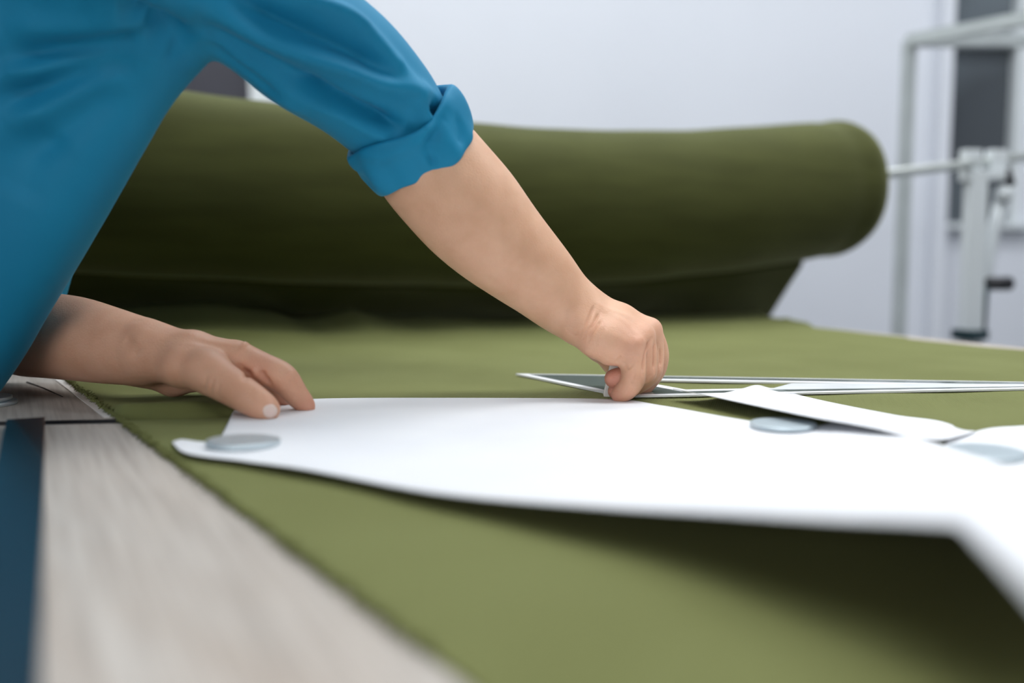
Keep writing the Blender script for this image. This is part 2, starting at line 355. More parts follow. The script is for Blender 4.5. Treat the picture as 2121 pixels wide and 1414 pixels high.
# ------------------------------------------------------------------ olive cloth on the table
KR = 1.5     # the roll and its stand are this much farther off than the table edge in front of them
STAND = PT(2010, 705); STAND = Vector((STAND.x*KR, STAND.y*KR, T))
v3 = Vector((.90, .43, 0)).normalized(); u3 = Vector((-.43, .90, 0)).normalized()
def line_pt(px, off):                      # point above the line parallel to the roll, 'off' behind it, seen in column px
    k = (px-1060.5)/F*1.0
    o = STAND+u3*off
    # o.x - v.x s = k'(o.y - v.y s); small tilt correction is negligible
    s = (o.x-k*o.y)/(v3.x-k*v3.y); return o-v3*s, s
CR = [(-400, 640), (100, 640), (240, 628), (320, 622), (400, 614), (440, 618), (480, 626), (540, 634), (600, 657), (645, 650), (700, 631), (745, 648), (790, 658), (900, 654), (1000, 664), (1150, 668), (1300, 664),
      (1450, 662), (1600, 664), (1650, 668), (1700, 669), (1760, 657), (1790, 680), (1830, 694), (1900, 705)]
cs, cz, cw = [], [], []
for px, py in CR:
    p, s = line_pt(px, .10); cs.append(s); cz.append(max(0, H-(py-HZ)*p.y/F/ (1.0)))
o_ = np.argsort(cs); cs = np.array(cs)[o_]; cz = np.array(cz)[o_]
def ridge_h(s): return np.interp(s, cs, cz)
def cloth_z(x, y):
    dx, dy = x-STAND.x, y-STAND.y
    s = -(dx*v3.x+dy*v3.y); t = dx*u3.x+dy*u3.y
    rh = ridge_h(s)
    up = np.clip((t+.15)/.25, 0, 1); up = up*up*(3-2*up)
    dn = np.clip((t-.10)/.10, 0, 1); dn = 1-.95*dn*dn*(3-2*dn)
    z = rh*up*dn
    z += .006*np.exp(-((t+.10-.03*np.sin(s*5))/.012)**2)*np.clip(np.sin(s*4.2+.6)+.2, 0, 1) * (s > -.02)
    z += .005*np.exp(-((t+.02-.02*np.sin(s*7+1))/.010)**2)*np.clip(np.sin(s*6.1+2.2)+.1, 0, 1)*(s > -.02)
    z -= .010*np.exp(-((t-.05-.015*np.sin(s*9))/.008)**2)*np.clip(np.sin(s*8.1+.2), 0, 1)
    # dip over the seam between the two table sections
    gy = jR.y+.12*(x-jR.x)+.0015
    fade = np.clip((-.19-x)/.05, 0, 1)*np.clip((x-cl(y))/.008, 0, 1)
    g = y-gy
    z -= fade*.0085*np.exp(-(g/.0058)**2)
    z += fade*.0085*np.exp(-np.clip(g-.018, 0, 1)/.035)/(1+np.exp(-(g-.011)/.0022))
    # gentle unevenness
    z += .0006*np.sin(x*23+y*9)*np.sin(y*17-x*5)+.0004*np.sin(x*51+1)*np.sin(y*43)
    return z+.0022
ny, nx = 620, 400
ys = np.concatenate([np.linspace(-.3, .3, 60)[:-1], np.linspace(.3, 2.55, ny-59)])
U = np.linspace(0, 1, nx)**1.0
X = np.zeros((len(ys), nx)); Y = np.zeros_like(X)
for i, y in enumerate(ys):
    fr = (random.random()-.5)*.0035
    x0 = cl(y)+fr; x1 = redge(y)-(.022+.006*math.sin(y*31) if y < 1.36 else .003)
    if y > 1.45: x1 = max(x1, min(.505, redge(1.45)-.02)-.07*(y-1.45)-.012*math.sin(y*26))
    X[i] = x0+(x1-x0)*U; Y[i] = y
Z = T+cloth_z(X, Y); Z[:, 0] = T+.0012
V = np.stack([X.ravel(), Y.ravel(), Z.ravel()], 1)
idx = np.arange(len(ys)*nx).reshape(len(ys), nx)
Q = np.stack([idx[:-1, :-1].ravel(), idx[:-1, 1:].ravel(), idx[1:, 1:].ravel(), idx[1:, :-1].ravel()], 1)
def np_mesh(name, V, Q):
    me = bpy.data.meshes.new(name); n = len(V); f = len(Q); k = Q.shape[1]
    me.vertices.add(n); me.vertices.foreach_set('co', np.asarray(V, np.float32).ravel())
    me.loops.add(f*k); me.loops.foreach_set('vertex_index', np.asarray(Q, np.int32).ravel())
    me.polygons.add(f); me.polygons.foreach_set('loop_start', np.arange(0, f*k, k, dtype=np.int32))
    me.update(calc_edges=True); return me
cloth = link('olive_cloth', np_mesh('olive_cloth', V, Q), 'cloth', label='olive green cloth spread flat over the table with a frayed left edge', cat='cloth')
sol = cloth.modifiers.new('thick', 'SOLIDIFY'); sol.thickness = .0009; sol.offset = -1
# frayed threads on the left edge
bm = bmesh.new()
for k in range(1500):
    y = random.uniform(.30, 1.2)**1.0; x = cl(y)+random.uniform(-.0015, .003)
    a = random.uniform(0, 6.28); l = random.uniform(.001, .0035); c = Vector((x, y, T+random.uniform(.0014, .003)))
    d = Vector((math.cos(a), math.sin(a), random.uniform(-.2, .9)))*l
    tube(bm, [c-d, c+d*.2+Vector((0, 0, .0006)), c+d+Vector((random.uniform(-1, 1), random.uniform(-1, 1), 0))*.0012], [.00035, .0005, .0002], 4)
link('frayed_edge', bm_mesh('fray', bm), 'cloth', cloth, kind='stuff', label='loose cut threads along the edge')

# ------------------------------------------------------------------ fabric roll on its rod
RR = .0825*KR
AX = [(-.10, .2365), (.183, .2028), (.2247, .200), (.478, .173), (.603, .1657), (.723, .168), (.918, .1735), (1.027, .184), (1.3, .20), (1.6, .215)]
def axis(s):
    z = np.interp(s, [a[0] for a in AX], [a[1] for a in AX]); return z
def axis_s(s):
    z = sum(axis(s+d) for d in np.linspace(-.09, .09, 9))/9
    p = STAND - v3*s*KR; return Vector((p.x, p.y, T+H+KR*(z-H)))
s0, s1 = .238, 1.55
roll = thing('fabric_roll', (*(STAND-v3*.8*KR).xy, T), 'large roll of olive green ribbed fabric hanging on a rod above the table', 'fabric roll')
bm = bmesh.new(); rings = []; ns, nr = 260, 96
for i in range(ns+1):
    s = s0+(s1-s0)*i/ns; c = axis_s(s); edge = i/ns*(s1-s0)
    bulge = .0
    k = min(1, edge/.02); rim = 1-.07*(1-k)**2
    rp = RR*rim*(1+.006*math.exp(-((edge-.016)/.008)**2)-.012*math.exp(-((edge-.04)/.012)**2)) * (1+.004*math.sin(s*37)+.003*math.sin(s*61+1)) + .005*max(0, s-.85)
    ring = []
    for j in range(nr):
        th = 2*math.pi*j/nr
        wob = 1+.008*math.sin(2*th+s*3)+.005*math.sin(5*th+s*9)+.004*math.sin(3*th-s*17)
        ring.append(bm.verts.new(c + (u3*math.cos(th)+Vector((0, 0, 1))*math.sin(th))*rp*wob))
    rings.append(ring)
for i in range(ns):
    for j in range(nr): bm.faces.new((rings[i][j], rings[i][(j+1) % nr], rings[i+1][(j+1) % nr], rings[i+1][j]))
for ring, s, sg in ((rings[0], s0, 1), (rings[-1], s1, -1)):
    c = axis_s(s); prev = ring
    for q in range(1, 14):
        k = 1-q/15; off = v3*sg*(.0012*(q % 2)+.0006*math.sin(q*3))
        cur = [bm.verts.new(c+(v.co-c)*k+off) for v in ring]
        for j in range(nr): bm.faces.new((prev[j], prev[(j+1) % nr], cur[(j+1) % nr], cur[j]))
        prev = cur
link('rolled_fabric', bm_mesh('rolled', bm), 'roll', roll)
bm = bmesh.new(); tube(bm, [axis_s(s) + v3*.002*(1 if s < .5 else -1) for s in np.linspace(s0, s1, 40)], .0188, 24, True)
link('cardboard_core', bm_mesh('core', bm), 'cork', roll)
# hanging sheet between the back of the roll and the table
bm = bmesh.new(); na, nb = 240, 40; G = []
endA = P(1603, 632, line_pt(1603, .10)[0].y); sB0 = line_pt(1603, .10)[1]
for i in range(na+1):
    a = i/na; sA = .300+(1.5-.300)*a; c = axis_s(sA)
    sB = sB0+(1.5*KR-sB0)*a**.97; off = .115
    pB = STAND-v3*sB+u3*off; zB = max(.004, float(ridge_h(sB))*.75); over = min(1, max(0, (pB.x-redge(pB.y)+.10)/.12)); zB = zB*(1-over)-.022*over
    if i == 0: pB = endA.copy(); zB = endA.z-T
    row = []
    for j in range(nb+1):
        b_ = j/nb; th = math.radians(-20-75*min(1, b_/.18)) if b_ < .18 else None
        if b_ < .18:
            p = c+(u3*math.cos(th)+Vector((0, 0, 1))*math.sin(th))*(RR+.0015)
        else:
            k = (b_-.18)/.82; th = math.radians(-95); p0 = c+(u3*math.cos(th)+Vector((0, 0, 1))*math.sin(th))*(RR+.0015)
            p1 = Vector((pB.x, pB.y, T+zB))
            p = p0.lerp(p1, k); p.z -= .012*math.sin(math.pi*k)
            fold = math.sin((a*34+k*3.2))*.007+math.sin(a*61+k*2)*.003
            p += Vector((0, 0, 1))*fold*math.sin(math.pi*min(1, k*1.1)**.8 if k < .9 else math.pi*.99**.8)*.9
        row.append(bm.verts.new(p))
    G.append(row)
for i in range(na):
    for j in range(nb): bm.faces.new((G[i][j], G[i+1][j], G[i+1][j+1], G[i][j+1]))
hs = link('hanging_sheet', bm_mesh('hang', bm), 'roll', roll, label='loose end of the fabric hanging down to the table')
hm = hs.modifiers.new('thick', 'SOLIDIFY'); hm.thickness = .001
# the rod
rodz = lambda s: float(np.interp(s, [-.4, -.1045, 0, .183, .25], [.292, .250, .2365, .215, .2085]))
bm = bmesh.new(); tube(bm, [Vector((*(STAND-v3*s*KR).xy, T+H+KR*(rodz(s)-H))) for s in (-.40, -.25, -.1, 0, .1, .19, .22)], .0092, 20)
link('steel_rod', bm_mesh('rod', bm), 'steel', label='thin bright steel rod running out of the fabric roll over the stand', cat='rod')

# ------------------------------------------------------------------ roll stand clamped to the table edge
st_ = thing('roll_stand', (STAND.x, STAND.y, 0), 'white metal stand with a black crank handle carrying the rod beside the table', 'stand')
D0 = STAND.y
def SP(px, py, d=0): return P(px, py, D0+d)
kz = KR
bm = bmesh.new(); pa, pb = SP(2022, 352), SP(2009, 700); pf = Vector((pb.x-.02, pb.y, .03)); 
tube(bm, [pf, pb, pa], [.0245, .0245, .0235], 4); link('post', bm_mesh('post', bm), 'white', st_, smooth=False)
for px in (2008, 2066):
    bm = bmesh.new(); a_ = SP(px, 310, .0 if px == 2008 else .01); b_ = SP(px+(4 if px < 2050 else -6), 375, .0 if px == 2008 else .01)
    c_ = (a_+b_)/2; box(bm, c_, (.036, .024, (a_-b_).length), rz=TA*.5, bev=.003); link('cradle_jaw', bm_mesh('jaw', bm), 'white', st_, smooth=False)
bm = bmesh.new(); box(bm, SP(2034, 362, .004), (.082,.03,.02), rz=0, bev=.003); link('cradle_base', bm_mesh('cb', bm), 'white', st_, smooth=False)
bm = bmesh.new(); tube(bm, [SP(2078, 395, .02), SP(2060, 470, .02), SP(2038, 600, .015), SP(2026, 700, .01)], [.0135,.012,.011,.010], 14)
link('brace', bm_mesh('br', bm), 'white', st_)
bm = bmesh.new(); c_ = SP(2078, 402, .012); bmesh.ops.create_uvsphere(bm, u_segments=16, v_segments=10, radius=.019, matrix=Matrix.Translation(c_)); link('hinge_knob', bm_mesh('hk', bm), 'white', st_)
bm = bmesh.new(); tube(bm, [SP(2082, 350, .01), SP(2092, 385, .01)], .011, 12); link('release_lever', bm_mesh('rl', bm), 'black', st_)
bm = bmesh.new(); tube(bm, [SP(2040, 588, -.005), SP(2037, 640, -.005), SP(2032, 694, -.005)], [.0085,.0085,.0095], 12); link('crank_arm', bm_mesh('cs', bm), 'dark', st_)
bm = bmesh.new(); tube(bm, [SP(2040, 587, -.006), SP(2048, 587, -.006), SP(2092, 587, -.006), SP(2097, 587, -.006)], [.01,.0135,.014,.01], 20); link('handle', bm_mesh('hd', bm), 'black', st_, label='black handle')
bm = bmesh.new(); box(bm, SP(2009, 692, -.004), (.05,.05,.02), rz=TA, bev=.002); link('crank_collar', bm_mesh('cp', bm), 'dark', st_, smooth=False)
bm = bmesh.new(); box(bm, (pf.x, pf.y, .015), (.40, .30, .03), rz=TA, bev=.004); link('stand_foot', bm_mesh('cf', bm), 'white', st_, smooth=False)

# ------------------------------------------------------------------ white tube frame by the wall
fr = thing('tube_frame', (*P(1868, 400, 2.35).xy, 0), 'tall pale square-tube frame standing by the back wall on the right', 'frame')
c0 = P(1884, 84, 2.35); top = c0.z
def bar(p, q, w=.026):
    p, q = Vector(p), Vector(q); d = q-p; l = d.length; bm = bmesh.new()
    mt = Matrix.Translation((p+q)/2) @ d.to_track_quat('Z', 'Y').to_matrix().to_4x4() @ Matrix.Diagonal((w, w, l, 1))
    bmesh.ops.create_cube(bm, size=1, matrix=mt); return bm
A_ = Vector((c0.x, 2.35, 0)); B_ = A_+Vector((.9, 0.02, 0)); C_ = Vector((P(2330, 10, 1.75).x, 1.75, 0)); D_ = B_+(C_-A_)
up = Vector((0, 0, top))
for q in (A_, B_, D_): link('post', bm_mesh('p', bar(q, q+up)), 'tube', fr, smooth=False)
link('post', bm_mesh('p', bar(C_+Vector((.4, -.2, 0)), C_+up+Vector((.4, -.2, 0)))), 'tube', fr, smooth=False)
C2 = C_+Vector((.4, -.2, 0))
link('top_rail', bm_mesh('p', bar(A_+up, B_+up)), 'tube', fr, smooth=False)
link('top_rail', bm_mesh('p', bar(A_+up, C2+up)), 'tube', fr, smooth=False)
link('top_rail', bm_mesh('p', bar(B_+up, D_+up)), 'tube', fr, smooth=False)
link('cross_rail', bm_mesh('p', bar(A_+Vector((0, 0, .25)), B_+Vector((0, 0, .25)))), 'tube', fr, smooth=False)

# ------------------------------------------------------------------ paper patterns
def ruled(name, far, near, n=200, mcount=50, ease=1.6, label=None, cat='paper pattern', thick=.0005, back='kraft', wav=.0):
    ts = np.linspace(0, 1, n+1)
    Fp = np.array([[a[0], *PT(a[1], a[2], a[3])] for a in far]); Np = np.array([[a[0], *PT(a[1], a[2], a[3])] for a in near])
    FA, NA = resample(Fp, ts), resample(Np, ts)
    V = []
    for i in range(n+1):
        for j in range(mcount+1):
            k = j/mcount; p = FA[i]*(1-k)+NA[i]*k; p = p.copy(); p[2] = FA[i][2]+(NA[i][2]-FA[i][2])*k**ease
            p[2] += wav*math.sin(p[0]*19+p[1]*7)*math.sin(math.pi*k)
            V.append(p)
    V = np.array(V); nv = len(V); idx = np.arange(nv).reshape(n+1, mcount+1)
    Vb = V.copy(); Vb[:, 2] -= thick
    a = idx[:-1, :-1].ravel(); b_ = idx[1:, :-1].ravel(); c = idx[1:, 1:].ravel(); d = idx[:-1, 1:].ravel()
    top = np.stack([a, d, c, b_], 1); bot = np.stack([a, b_, c, d], 1)+nv
    def strip(l): l = np.array(l); return np.stack([l[:-1], l[1:], l[1:]+nv, l[:-1]+nv], 1)
    side = np.concatenate([strip(idx[:, 0]), strip(idx[-1, :]), strip(idx[::-1, -1]), strip(idx[0, ::-1])])
    me = np_mesh(name, np.concatenate([V, Vb]), np.concatenate([top, bot, side]))
    o = link(name, me, ['paper', back], label=label, cat=cat)
    mi = np.zeros(len(me.polygons), np.int32); mi[len(top):len(top)+len(bot)] = 1; me.polygons.foreach_set('material_index', mi)
    me.polygons.foreach_set('use_smooth', np.concatenate([np.ones(len(top)+len(bot), bool), np.zeros(len(side), bool)]))
    # orientation: top must face up
    if me.polygons[0].normal.z < 0: me.flip_normals()
    return o, (V, top)
c_ = .0034
main, mm = ruled('paper_pattern',
    far=[(0, 358, 914, .0042), (.008, 376, 909, .004), (.02, 425, 915, .0038), (.035, 468, 902, c_), (.05, 492, 878, c_), (.065, 484, 850, c_+.001), (.10, 560, 833, c_), (.14, 640, 826, c_),
         (.21, 820, 823.5, c_), (.33, 1100, 824, c_), (.42, 1290, 827, c_), (.47, 1370, 839, c_), (.6, 1610, 878, c_), (.64, 1690, 881, c_+.001), (.665, 1732, 872, .006), (.71, 1815, 886, .008), (.79, 1940, 918, .011), (.88, 2121, 973, .015), (1, 2420, 1060, .02)],
    near=[(0, 357, 916, .0042), (.03, 378, 934, .0055), (.09, 500, 953, .0065), (.15, 600, 966, .0075), (.30, 900, 1020, .010), (.45, 1250, 1050, .019), (.56, 1480, 1062, .028), (.66, 1720, 1074, .0385), (.76, 1930, 1081, .0465), (.79, 1984, 1086, .048), (.82, 2035, 1130, .050), (.88, 2121, 1212, .053), (1, 2300, 1400, .057)],
    ease=2.0, label='largest white paper pattern lying across the olive cloth, its near corner curling up', n=260, mcount=60)
sec, sm = ruled('paper_pattern',
    far=[(0, 1396, 804, .012), (.06, 1430, 812, .009), (.10, 1460, 815.5, .007), (.16, 1500, 813, .005), (.22, 1540, 803.5, .0036), (.26, 1567, 797, .0034), (.30, 1590, 802, .0034), (.45, 1700, 828, .0034), (.65, 1850, 858, .0034), (.84, 1972, 879.5, .0036), (.86, 1979, 884.5, .0036), (1, 2022, 893, .0042)],
    near=[(0, 1394, 804.5, .012), (.16, 1480, 821, .0135), (.30, 1560, 838, .0135), (.55, 1730, 871.5, .0135), (.68, 1815, 887, .0125), (.78, 1875, 902, .010), (.84, 1910, 908.5, .0085), (.9, 1950, 910, .007), (.96, 1988, 902, .006), (1, 2018, 894, .005)],
    ease=1.0, label='narrow white paper pattern with a pointed end lying beyond the round weight', n=140, mcount=24, back='paper')
thd, tm = ruled('paper_pattern',
    far=[(0, 1965, 905, .0034), (.15, 2012, 895, .0036), (.25, 2045, 887, .0036), (.45, 2121, 881, .0036), (1, 2400, 868, .0036)],
    near=[(0, 1955, 925, .0034), (.2, 2010, 960, .0034), (.45, 2121, 1000, .0034), (1, 2400, 1090, .0034)],
    ease=1.0, label='white paper pattern at the right edge with a round weight on it', n=60, mcount=24, back='paper')

# ------------------------------------------------------------------ round weights
def disc_mesh(r=.0225, h=.0032):
    bm = bmesh.new(); prof = [(0, h), (r-.0008, h), (r-.0002, h-.0003), (r, h-.0009), (r, .0008), (r-.0004, .0002), (r-.001, 0), (0, 0)]
    n = 72; rings = []
    for (pr, pz) in prof:
        if pr == 0: rings.append([bm.verts.new((0, 0, pz))])
        else: rings.append([bm.verts.new((pr*math.cos(2*math.pi*k/n), pr*math.sin(2*math.pi*k/n), pz)) for k in range(n)])
    for a, b_ in zip(rings[:-1], rings[1:]):
        for k in range(n):
            if len(a) == 1: bm.faces.new((a[0], b_[k], b_[(k+1) % n]))
            elif len(b_) == 1: bm.faces.new((a[k], b_[0], a[(k+1) % n]))
            else: bm.faces.new((a[k], b_[k], b_[(k+1) % n], a[(k+1) % n]))
    return bm_mesh('weight', bm)
dm = disc_mesh(); dm.materials.append(M['disc']); dm.polygons.foreach_set('use_smooth', [len(p.vertices) == 4 for p in dm.polygons])
def place_disc(px, py, surf, label, extra=0.0, nz=None, sc=1.0):
    o = bpy.data.objects.new('round_weight', dm); COL.objects.link(o)
    p = PT(px, py, .004); n = Vector((0, 0, 1))
    if surf is not None:
        V_, Q_ = surf; bv = BVHTree.FromPolygons([tuple(v) for v in V_], [tuple(int(i) for i in q) for q in Q_])
        r = bv.ray_cast(CAM, ray(px, py).normalized())
        if r[0]:
            p = r[0]; n = r[1] if r[1].z > 0 else -r[1]
            # average over the footprint
            zs = []; 
            for k in range(16):
                a = k*math.pi/8; q = bv.ray_cast(Vector((p.x+.02*math.cos(a), p.y+.02*math.sin(a), T+.2)), Vector((0, 0, -1)))
                if q[0]: zs.append(q[0].z-p.z-(-(n.x*.02*math.cos(a)+n.y*.02*math.sin(a))/n.z))
            p = p+n*(max(zs+[0])*.9+.0001)
    if nz: n = nz
    p = p+Vector((0, 0, extra)); o.location = p; o.rotation_mode = 'QUATERNION'; o.rotation_quaternion = n.to_track_quat('Z', 'Y'); o.scale = (sc, sc, 1)
    return tag(o, label, 'weight', 'round steel weights')
place_disc(1622, 886, mm, 'flat round steel weight on the far edge of the largest paper pattern')
w = place_disc(2041, 943, tm, 'flat round steel weight half hidden behind the raised paper edge at the right')
place_disc(504, 922, mm, 'flat round steel weight on the pointed left tip of the largest paper pattern')
p_ = PT(-26, 838); w = place_disc(-26, 838, None, 'lower of two stacked round steel weights on the bare wood at the left', nz=Vector((0, 0, 1))); w.location = (p_.x, p_.y, T)
w = place_disc(-38, 838, None, 'upper of two stacked round steel weights on the bare wood at the left', nz=Vector((0, 0, 1))); q_ = p_-Vector((.005, -.001, 0)); w.location = (q_.x, q_.y, T+.0033)

# ------------------------------------------------------------------ set square
sq = thing('set_square', (*PT(1300, 805).xy, T), 'large clear plastic set square with pale edges lying behind the marking hand', 'set square')
zc_ = .0028
def q3(px, py): p = PT(px, py, zc_); return Vector((p.x, p.y, 0))
A3, B3, C3 = q3(1068, 777), q3(1292, 824), None
Cb = q3(2121, 808.5); Ct = q3(2121, 794.5)
# intersection of the two long edges
def isect(p, d, q, e):
    cr = d.x*e.y-d.y*e.x; t = ((q.x-p.x)*e.y-(q.y-p.y)*e.x)/cr; return p+d*t
C3 = isect(A3, Ct-A3, B3, Cb-B3)
if (C3-A3).length > 1.0 or (C3-A3).dot(Ct-A3) < 0: C3 = A3+(Ct-A3)*1.35
def inset(tri, ws):
    out = []; n = 3; lines = []
    cen = sum(tri, Vector())/3
    for i in range(3):
        p, q = tri[i], tri[(i+1) % 3]; d = (q-p).normalized(); nn = Vector((-d.y, d.x, 0)); nn = nn if nn.dot(cen-p) > 0 else -nn
        lines.append((p+nn*ws[i], d))
    for i in range(3): out.append(isect(lines[i-1][0], lines[i-1][1], lines[i][0], lines[i][1]))
    return out
def ringobj(name, outer, inner, z0, z1, m):
    bm = bmesh.new(); vo = []
    for z in (z0, z1):
        vo.append(([bm.verts.new((p.x, p.y, T+z)) for p in outer], [bm.verts.new((p.x, p.y, T+z)) for p in inner]))
    for i in range(3):
        j = (i+1) % 3
        for lvl in (0, 1): bm.faces.new((vo[lvl][0][i], vo[lvl][0][j], vo[lvl][1][j], vo[lvl][1][i]))
        for w_ in (0, 1): bm.faces.new((vo[0][w_][i], vo[0][w_][j], vo[1][w_][j], vo[1][w_][i]))
    return link(name, bm_mesh(name, bm), m, sq, smooth=False)
tri = [A3, B3, C3]
i1 = inset(tri, (.0075, .007, .003)); i2 = inset(tri, (.058, .020, .020)); i3 = inset(tri, (.068, .029, .030))
base = zc_+.0002
ringobj('outer_edge', tri, i1, base, base+.0016, 'edge')
ringobj('plate', i1, i2, base+.0002, base+.0014, 'plastic')
ringobj('inner_edge', i2, i3, base, base+.0016, 'edge')
ce = sum(tri, Vector())/3; cc_ = i1[2] if (i1[2]-C3).length < (i1[0]-C3).length else i1[0]
pf_ = [q3(1640, 797.5), q3(1590, 811), cc_]
link('frosted_scale', bm_mesh('fs', extrude_poly([(p.x, p.y) for p in pf_], T+base+.0013, T+base+.0017)), 'frost', sq, smooth=False, label='pale frosted measuring scale')

# ------------------------------------------------------------------ implicit surfaces for the person
def smin(a, b, k):
    h = np.clip(.5+.5*(b-a)/k, 0, 1); return b+(a-b)*h-k*h*(1-h)
def cone(p, a, b, ra, rb, n=None, sc=1.0):
    a = np.array(a, float); b = np.array(b, float); ab = b-a; L2 = max((ab*ab).sum(), 1e-12)
    t = np.clip(((p-a)@ab)/L2, 0, 1); q = p-a-t[:, None]*ab
    if n is not None:
        n = np.array(n, float); c = q@n; q = q+np.outer(c*(1/sc-1), n)
    return np.sqrt((q*q).sum(1))-(ra+(rb-ra)*t)
def chain(p, pts, k=.006, n=None, sc=1.0):
    d = None
    for (a, ra), (b, rb) in zip(pts[:-1], pts[1:]):
        c = cone(p, a, b, ra, rb, n, sc); d = c if d is None else smin(d, c, k)
    return d
def surface(field, lo, hi, vox, blk=8):
    lo = np.array(lo, float); n = np.ceil((np.array(hi)-lo)/vox/blk).astype(int)*blk+1
    V = np.full(n, 1.0, np.float32)
    nb = (n-1)//blk
    ci = np.stack(np.meshgrid(*[np.arange(k) for k in nb], indexing='ij'), -1).reshape(-1, 3)
    cen = lo+(ci*blk+blk/2)*vox; f = field(cen); rad = blk*vox*.87*1.25+.004
    near = np.abs(f) < rad
    for c, fv in zip(ci[~near & (f < 0)], f[~near & (f < 0)]):
        V[c[0]*blk:c[0]*blk+blk+1, c[1]*blk:c[1]*blk+blk+1, c[2]*blk:c[2]*blk+blk+1] = -1
    g = np.arange(blk+1); loc = np.stack(np.meshgrid(g, g, g, indexing='ij'), -1).reshape(-1, 3)
    act = ci[near]
    for s in range(0, len(act), 400):
        a = act[s:s+400]; ids = (a[:, None, :]*blk+loc[None]).reshape(-1, 3)
        V[ids[:, 0], ids[:, 1], ids[:, 2]] = field(lo+ids*vox)
    sg = V < 0
    cs_ = np.array(V.shape)-1
    corners = [(i, j, k) for i in (0, 1) for j in (0, 1) for k in (0, 1)]
    cnt = np.zeros(cs_, np.int8)
    for c in corners: cnt += sg[c[0]:c[0]+cs_[0], c[1]:c[1]+cs_[1], c[2]:c[2]+cs_[2]]
    cell = np.argwhere((cnt > 0) & (cnt < 8)); vid = -np.ones(cs_, np.int32); vid[tuple(cell.T)] = np.arange(len(cell))
    acc = np.zeros((len(cell), 3)); num = np.zeros(len(cell))
    for c in corners:
        for ax in range(3):
            if c[ax]: continue
            d = list(c); d[ax] = 1
            va = V[cell[:, 0]+c[0], cell[:, 1]+c[1], cell[:, 2]+c[2]]; vb = V[cell[:, 0]+d[0], cell[:, 1]+d[1], cell[:, 2]+d[2]]
            m_ = (va < 0) != (vb < 0); t = np.where(m_, va/np.where(m_, va-vb, 1), 0)
            pt = np.tile(np.array(c, float), (len(cell), 1)); pt[:, ax] += t
            acc[m_] += pt[m_]; num[m_] += 1
    P3 = lo+(cell+acc/num[:, None])*vox
    quads = []
    for ax in range(3):
        b1, b2 = (ax+1) % 3, (ax+2) % 3
        sl0 = [slice(None)]*3; sl1 = [slice(None)]*3; sl0[ax] = slice(0, -1); sl1[ax] = slice(1, None)
        s0_, s1_ = sg[tuple(sl0)], sg[tuple(sl1)]
        for flip in (False, True):
            m_ = (s0_ & ~s1_) if not flip else (~s0_ & s1_)
            e = np.argwhere(m_); e = e[(e[:, b1] > 0) & (e[:, b2] > 0) & (e[:, b1] < cs_[b1]) & (e[:, b2] < cs_[b2])]
            def g_(o1, o2):
                q = e.copy(); q[:, b1] -= o1; q[:, b2] -= o2; return vid[q[:, 0], q[:, 1], q[:, 2]]
            q = [g_(1, 1), g_(0, 1), g_(0, 0), g_(1, 0)]
            if flip: q = q[::-1]
            quads.append(np.stack(q, 1))
    Q = np.concatenate(quads); Q = Q[(Q >= 0).all(1)]
    return P3, Q
def normals(V, Q):
    n = np.cross(V[Q[:, 2]]-V[Q[:, 0]], V[Q[:, 3]]-V[Q[:, 1]]); N_ = np.zeros_like(V)
    for k in range(4): np.add.at(N_, Q[:, k], n)
    return N_/np.maximum(np.linalg.norm(N_, axis=1, keepdims=True), 1e-12)
def smooth(V, Q, it=2, w=.5):
    for _ in range(it):
        A = np.zeros_like(V); c = np.zeros(len(V))
        for k in range(4):
            i, j = Q[:, k], Q[:, (k+1) % 4]; np.add.at(A, i, V[j]); np.add.at(c, i, 1); np.add.at(A, j, V[i]); np.add.at(c, j, 1)
        V = V+(A/np.maximum(c, 1)[:, None]-V)*w
    return V
def seg_dist(V, pl):
    d = np.full(len(V), 9.0); tt = np.zeros(len(V)); L0 = 0; tot = sum(np.linalg.norm(pl[i+1]-pl[i]) for i in range(len(pl)-1))
    for a, b in zip(pl[:-1], pl[1:]):
        ab = b-a; l = np.linalg.norm(ab); t = np.clip((V-a)@ab/max(l*l, 1e-12), 0, 1); q = np.linalg.norm(V-a-t[:, None]*ab, axis=1)
        m_ = q < d; d[m_] = q[m_]; tt[m_] = (L0+t[m_]*l)/tot; L0 += l
    return d, tt
def emboss(V, Q, strokes):
    """strokes: (list of px points, width m, height m); points are found on the surface, then the surface is pushed along its normals"""
    bv = BVHTree.FromPolygons(V.tolist(), Q.tolist()); N_ = normals(V, Q); off = np.zeros(len(V))
    for pts, wd, hgt in strokes:
        pl = []
        for px, py in pts:
            r = bv.ray_cast(CAM, ray(px, py).normalized())
            if r[0] is None: r = bv.find_nearest(P(px, py, .8))
            pl.append(np.array(r[0]))
        if len(pl) < 2: pl.append(pl[0]+1e-5)
        ctrl = np.array([[i, *p] for i, p in enumerate(pl)]); fine = resample(ctrl, np.linspace(0, len(pl)-1, 6*len(pl))) if len(pl) > 2 else np.array(pl)
        lo_, hi_ = fine.min(0)-3*wd, fine.max(0)+3*wd; sel = np.where(((V > lo_) & (V < hi_)).all(1))[0]
        if not len(sel): continue
        d, t = seg_dist(V[sel], fine); off[sel] += hgt*np.exp(-(d/wd)**2)*np.clip(np.sin(np.pi*np.clip(t, .04, .96))*1.6, 0, 1)
    return V+N_*off[:, None]
def W3(px, py, D, r): return (np.array(P(px, py, D)), R(r, D))

